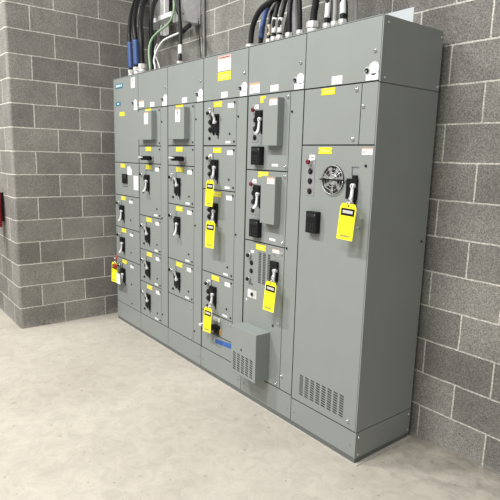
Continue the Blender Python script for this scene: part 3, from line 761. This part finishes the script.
# right group
c1=[(1.921,.1,2.33),(1.925,0.100,2.390),(1.943,0.100,2.447),(1.996,0.100,2.508),(2.072,0.100,2.540),(2.143,0.110,2.565),(2.175,0.120,2.62)]
cable('conduit', c1, .017, 'rubber', 'thick black conduit bending furthest left, leftmost of the right-hand group', 'conduit', conn=.040, cr=.030)
c2=[(1.934,.17,2.33),(1.936,0.170,2.375),(1.940,0.180,2.461),(1.949,0.190,2.533),(1.980,0.200,2.577),(2.005,0.210,2.611),(2.02,0.220,2.66)]
cable('conduit', c2, .015, 'rubber', 'conduit with a blue sleeve in the right-hand group', 'conduit', conn=.05, sleeve=[(1.936,.17,2.37),(1.940,.18,2.461),(1.949,.19,2.533),(1.965,.195,2.558)])
cs = [('c3',[(2.078,.12,2.33),(2.076,0.120,2.357),(2.061,0.130,2.425),(2.054,0.155,2.506),(2.058,0.19,2.566),(2.07,0.23,2.65)],.011,'rubber',0,'beige','black conduit with a beige sleeve, between the blue-sleeved and white-marked conduits'),
('c4',[(2.147,.1,2.33),(2.147,0.100,2.360),(2.152,0.100,2.445),(2.148,0.120,2.517),(2.120,0.180,2.608),(2.118,.2,2.68)],.014,'rubber',0,'white','black conduit with a white marker, right of the beige-sleeved one'),
('c5',[(2.202,.1,2.33),(2.202,0.100,2.352),(2.207,0.100,2.435),(2.207,0.120,2.511),(2.184,0.160,2.596)],.015,'rubber',0,'white','black conduit with a white marker, left of the ribbed black ones'),
('c7',[(2.285,.1,2.33),(2.285,0.100,2.355),(2.281,0.100,2.455),(2.267,0.120,2.527),(2.260,0.140,2.576)],.016,'rubber',.014,None,'ribbed black conduit just left of the plain grey pipe'),
('c8',[(2.375,.1,2.33),(2.375,0.100,2.356),(2.370,0.100,2.438),(2.362,0.100,2.509),(2.354,0.100,2.558)],.014,'rubber',.014,None,'ribbed black conduit just left of the widest zinc connector'),
('d1',[(2.586,.1,2.33),(2.586,0.100,2.367),(2.589,0.100,2.417),(2.591,0.100,2.502)],.014,'rubber',0,'white','white-marked conduit just right of the widest zinc connector'),
('d2',[(2.644,.1,2.33),(2.644,0.100,2.366),(2.644,0.100,2.416),(2.642,0.100,2.490)],.012,'greypipe',0,None,'slim grey conduit between the two white-marked conduits at the right'),
('d3',[(2.700,.1,2.33),(2.700,0.100,2.366),(2.697,0.100,2.406),(2.691,0.100,2.480)],.015,'rubber',0,'white','rightmost white-marked conduit above the right-end cabinet'),]
for n_, pts, r, m, rib, slv, lab in cs:
    s = None
    if slv: s = [pts[1], pts[2]] if slv == 'white' else [pts[1], pts[2]]
    if slv == 'white': s = [(a[0], a[1], a[2]) for a in (pts[1], pts[2])]; s = [(a[0], a[1], a[2]) for a in s]
    if n_ in ('d1', 'd3'): s = [pts[1], pts[2], pts[3]]
    cable('conduit', pts, r, m, lab, 'conduit', rib=rib, conn=.052, sleeve=s, sm=slv or 'blue', cr=max(.019, r*1.35))
c6=[(2.115,.17,2.33),(2.115,0.170,2.361),(2.115,0.190,2.456),(2.135,0.20,2.543),(2.16,0.20,2.617)]
cable('conduit', [(p[0],p[1]+.05,p[2]) for p in c6], .018, 'rubber', 'black conduit half hidden behind the white-marked conduits', 'conduit', conn=.05)
cable('pipe', [(2.232,.2,2.32),(2.230,0.200,2.357),(2.223,0.200,2.484),(2.216,0.200,2.597)], .021, 'greypipe', 'plain grey pipe among the black conduits above the slotted-box cabinet', 'pipe')
cable('conduit', [(2.462,.12,2.33),(2.464,0.120,2.413),(2.473,0.120,2.459),(2.479,0.120,2.530)], .021, 'rubber', 'thick ribbed black conduit in the widest zinc connector, above the right-end cabinet', 'conduit', rib=.014, conn=.085, cr=.035)
cable('conduit', [(2.49,.21,2.33),(2.485,0.215,2.366),(2.48,0.215,2.438),(2.480,0.215,2.526)], .018, 'rubber', 'black conduit behind the widest zinc connector', 'conduit', conn=.05)
cable('conduit', [(2.632,.19,2.33),(2.630,0.190,2.366),(2.625,0.190,2.44),(2.620,0.19,2.5)], .018, 'rubber', 'black conduit behind the pair of white-marked conduits at the right', 'conduit', conn=.05)
cable('conduit', [(2.705,.2,2.33),(2.700,0.200,2.387),(2.696,0.200,2.428),(2.690,0.200,2.504)], .013, 'greypipe', 'grey conduit furthest right of all, above the right-end cabinet', 'conduit', conn=.05)
wp = MB().tube([(.709,.532,2.02),(.707,.532,2.46),(.690,.532,2.9),(.690,.532,3.75)], .012, 'greypipe').build('pipe')
rebase(wp, (.709,.532,2.02)); tag(wp, 'thin grey pipe running up the block wall right of the metal box', 'pipe')
o = MB().tube([(.66,.50,2.76),(.661,.50,2.743),(.679,.50,2.601),(.706,.50,2.458),(.72,.5,2.2)], .004, 'rubber').build('wire')
rebase(o, (.661,.5,2.743)); tag(o, 'thin black wire dropping from the metal wall box', 'wire')

# metal box, strut frame and backing plate in the rear corner
b = empty('junction_box', (.575, .44, 2.745))
mb = MB().box(-.055, .055, -.105, .10, 0.0, .62, 'boxsteel', .002); mb.build('body', b)
mb = MB().box(-.062, .058, -.109, -.104, -.004, .624, 'greypipe', .001); mb.build('cover', b)
for y, z in ((-.075, .055), (.075, .04), (-.075, .55), (.075, .55)):
    MB().cyl((.055, y, z), (.059, y, z), .005, 'dark', seg=12).build('knockout', b)
tag(b, 'galvanised steel box mounted high on the rear wall above the cabinets', 'junction box')
o = MB()
for (x0, x1, y0, y1) in ((.190, .278, .425, .429), (.190, .194, .388, .429), (.274, .278, .388, .429), (.190, .206, .386, .389), (.262, .278, .386, .389)):
    o.box(x0, x1, y0, y1, 2.70, 4.0, 'bright')
o = o.build('strut'); rebase(o, (.234, .41, 2.70)); tag(o, 'vertical galvanised strut channel in the rear corner above the cabinets', 'strut')
o = MB().box(.055, .450, .350, .384, 2.812, 2.852, 'bright', .003).build('strut'); rebase(o, (.25, .367, 2.83)); tag(o, 'short horizontal bright strut crossing the vertical one in the rear corner', 'strut')
o = MB().box(-.120, .165, .440, .446, 2.79, 3.35, 'galv', .001).build('backing_plate'); rebase(o, (.0, .443, 2.79)); tag(o, 'sheet steel backing plate behind the strut channels in the rear corner', 'plate')

# extinguisher at the left frame edge, hanging on the room-side face of the left wall
ex, ey = -.575, -.957
e = empty('fire_extinguisher', (ex, ey, .91)); tag(e, 'red fire extinguisher at the left edge, on the block wall beyond the corner', 'fire extinguisher')
mb = MB().cyl((0, 0, .0), (0, 0, .30), .072, 'extred', seg=28, bev=.004); mb.sphere((0, 0, .30), .072, 'extred', (1, 1, .75)); mb.build('cylinder', e)
MB().cyl((0, 0, .35), (0, 0, .39), .016, 'silver', seg=14).build('valve', e)
MB().box(-.012, .012, -.075, .02, .385, .395, 'black', .002).build('handle', e)
MB().tube([(0, -.02, .37), (.05, -.06, .33), (.075, -.05, .2), (.07, -.04, .06)], .009, 'black').build('hose', e)
MB().box(-.02, .02, .070, .0935, .05, .32, 'black', .001).build('wall_bracket', e)

# ------------------------------------------------------------------ light: two rows of ceiling strip lamps, plus one added fill
def area(name, loc, sx, sy, power, col=(1, .985, .96), rot=(0, 0, 0)):
    l = bpy.data.lights.new(name, 'AREA'); l.shape = 'RECTANGLE'; l.size = sx; l.size_y = sy; l.energy = power; l.color = col
    o = bpy.data.objects.new(name, l); o.location = loc; o.rotation_euler = rot; COL.objects.link(o); return o
area('ceiling_lamp_a', (-.5, -3.5, 5.6), 1.2, .25, 370)
area('ceiling_lamp_b', (2.6, -3.5, 5.6), 1.2, .25, 315)
area('fill_lamp_d', (5.3, -4.5, 5.6), 1.2, .25, 170)  # added fill that brightens the side panel and the floor at right
area('ceiling_lamp_c', (1.4, -7.0, 5.6), 2.4, .25, 260)
w = bpy.data.worlds.new('room_ambience'); S.world = w; w.use_nodes = True
w.node_tree.nodes['Background'].inputs[0].default_value = (1.0, .99, .97, 1)
w.node_tree.nodes['Background'].inputs[1].default_value = .30

# ------------------------------------------------------------------ camera
cam = bpy.data.cameras.new('camera'); co = bpy.data.objects.new('camera', cam); COL.objects.link(co)
R = [[0.615608817201525, 0.787614637076121, 0.026248193207412507], [0.1559155439679542, -0.08908093128172112, -0.9837453587334684], [-0.7724740301993203, 0.6096948180392494, -0.17764037131819066]]
mt = Matrix(((R[0][0], -R[1][0], -R[2][0]), (R[0][1], -R[1][1], -R[2][1]), (R[0][2], -R[1][2], -R[2][2]))).to_4x4()
mt.translation = (4.673631582418907, -2.034698421604367, 1.6181820129289946)
co.matrix_world = mt
cam.sensor_width = 36; cam.lens = 515.36/500*36; cam.clip_start = .05
S.camera = co
S.view_settings.view_transform = 'Standard'; S.view_settings.look = 'None'
S.view_settings.gamma = 1; S.view_settings.use_curve_mapping = False
S.view_settings.exposure = 0.0
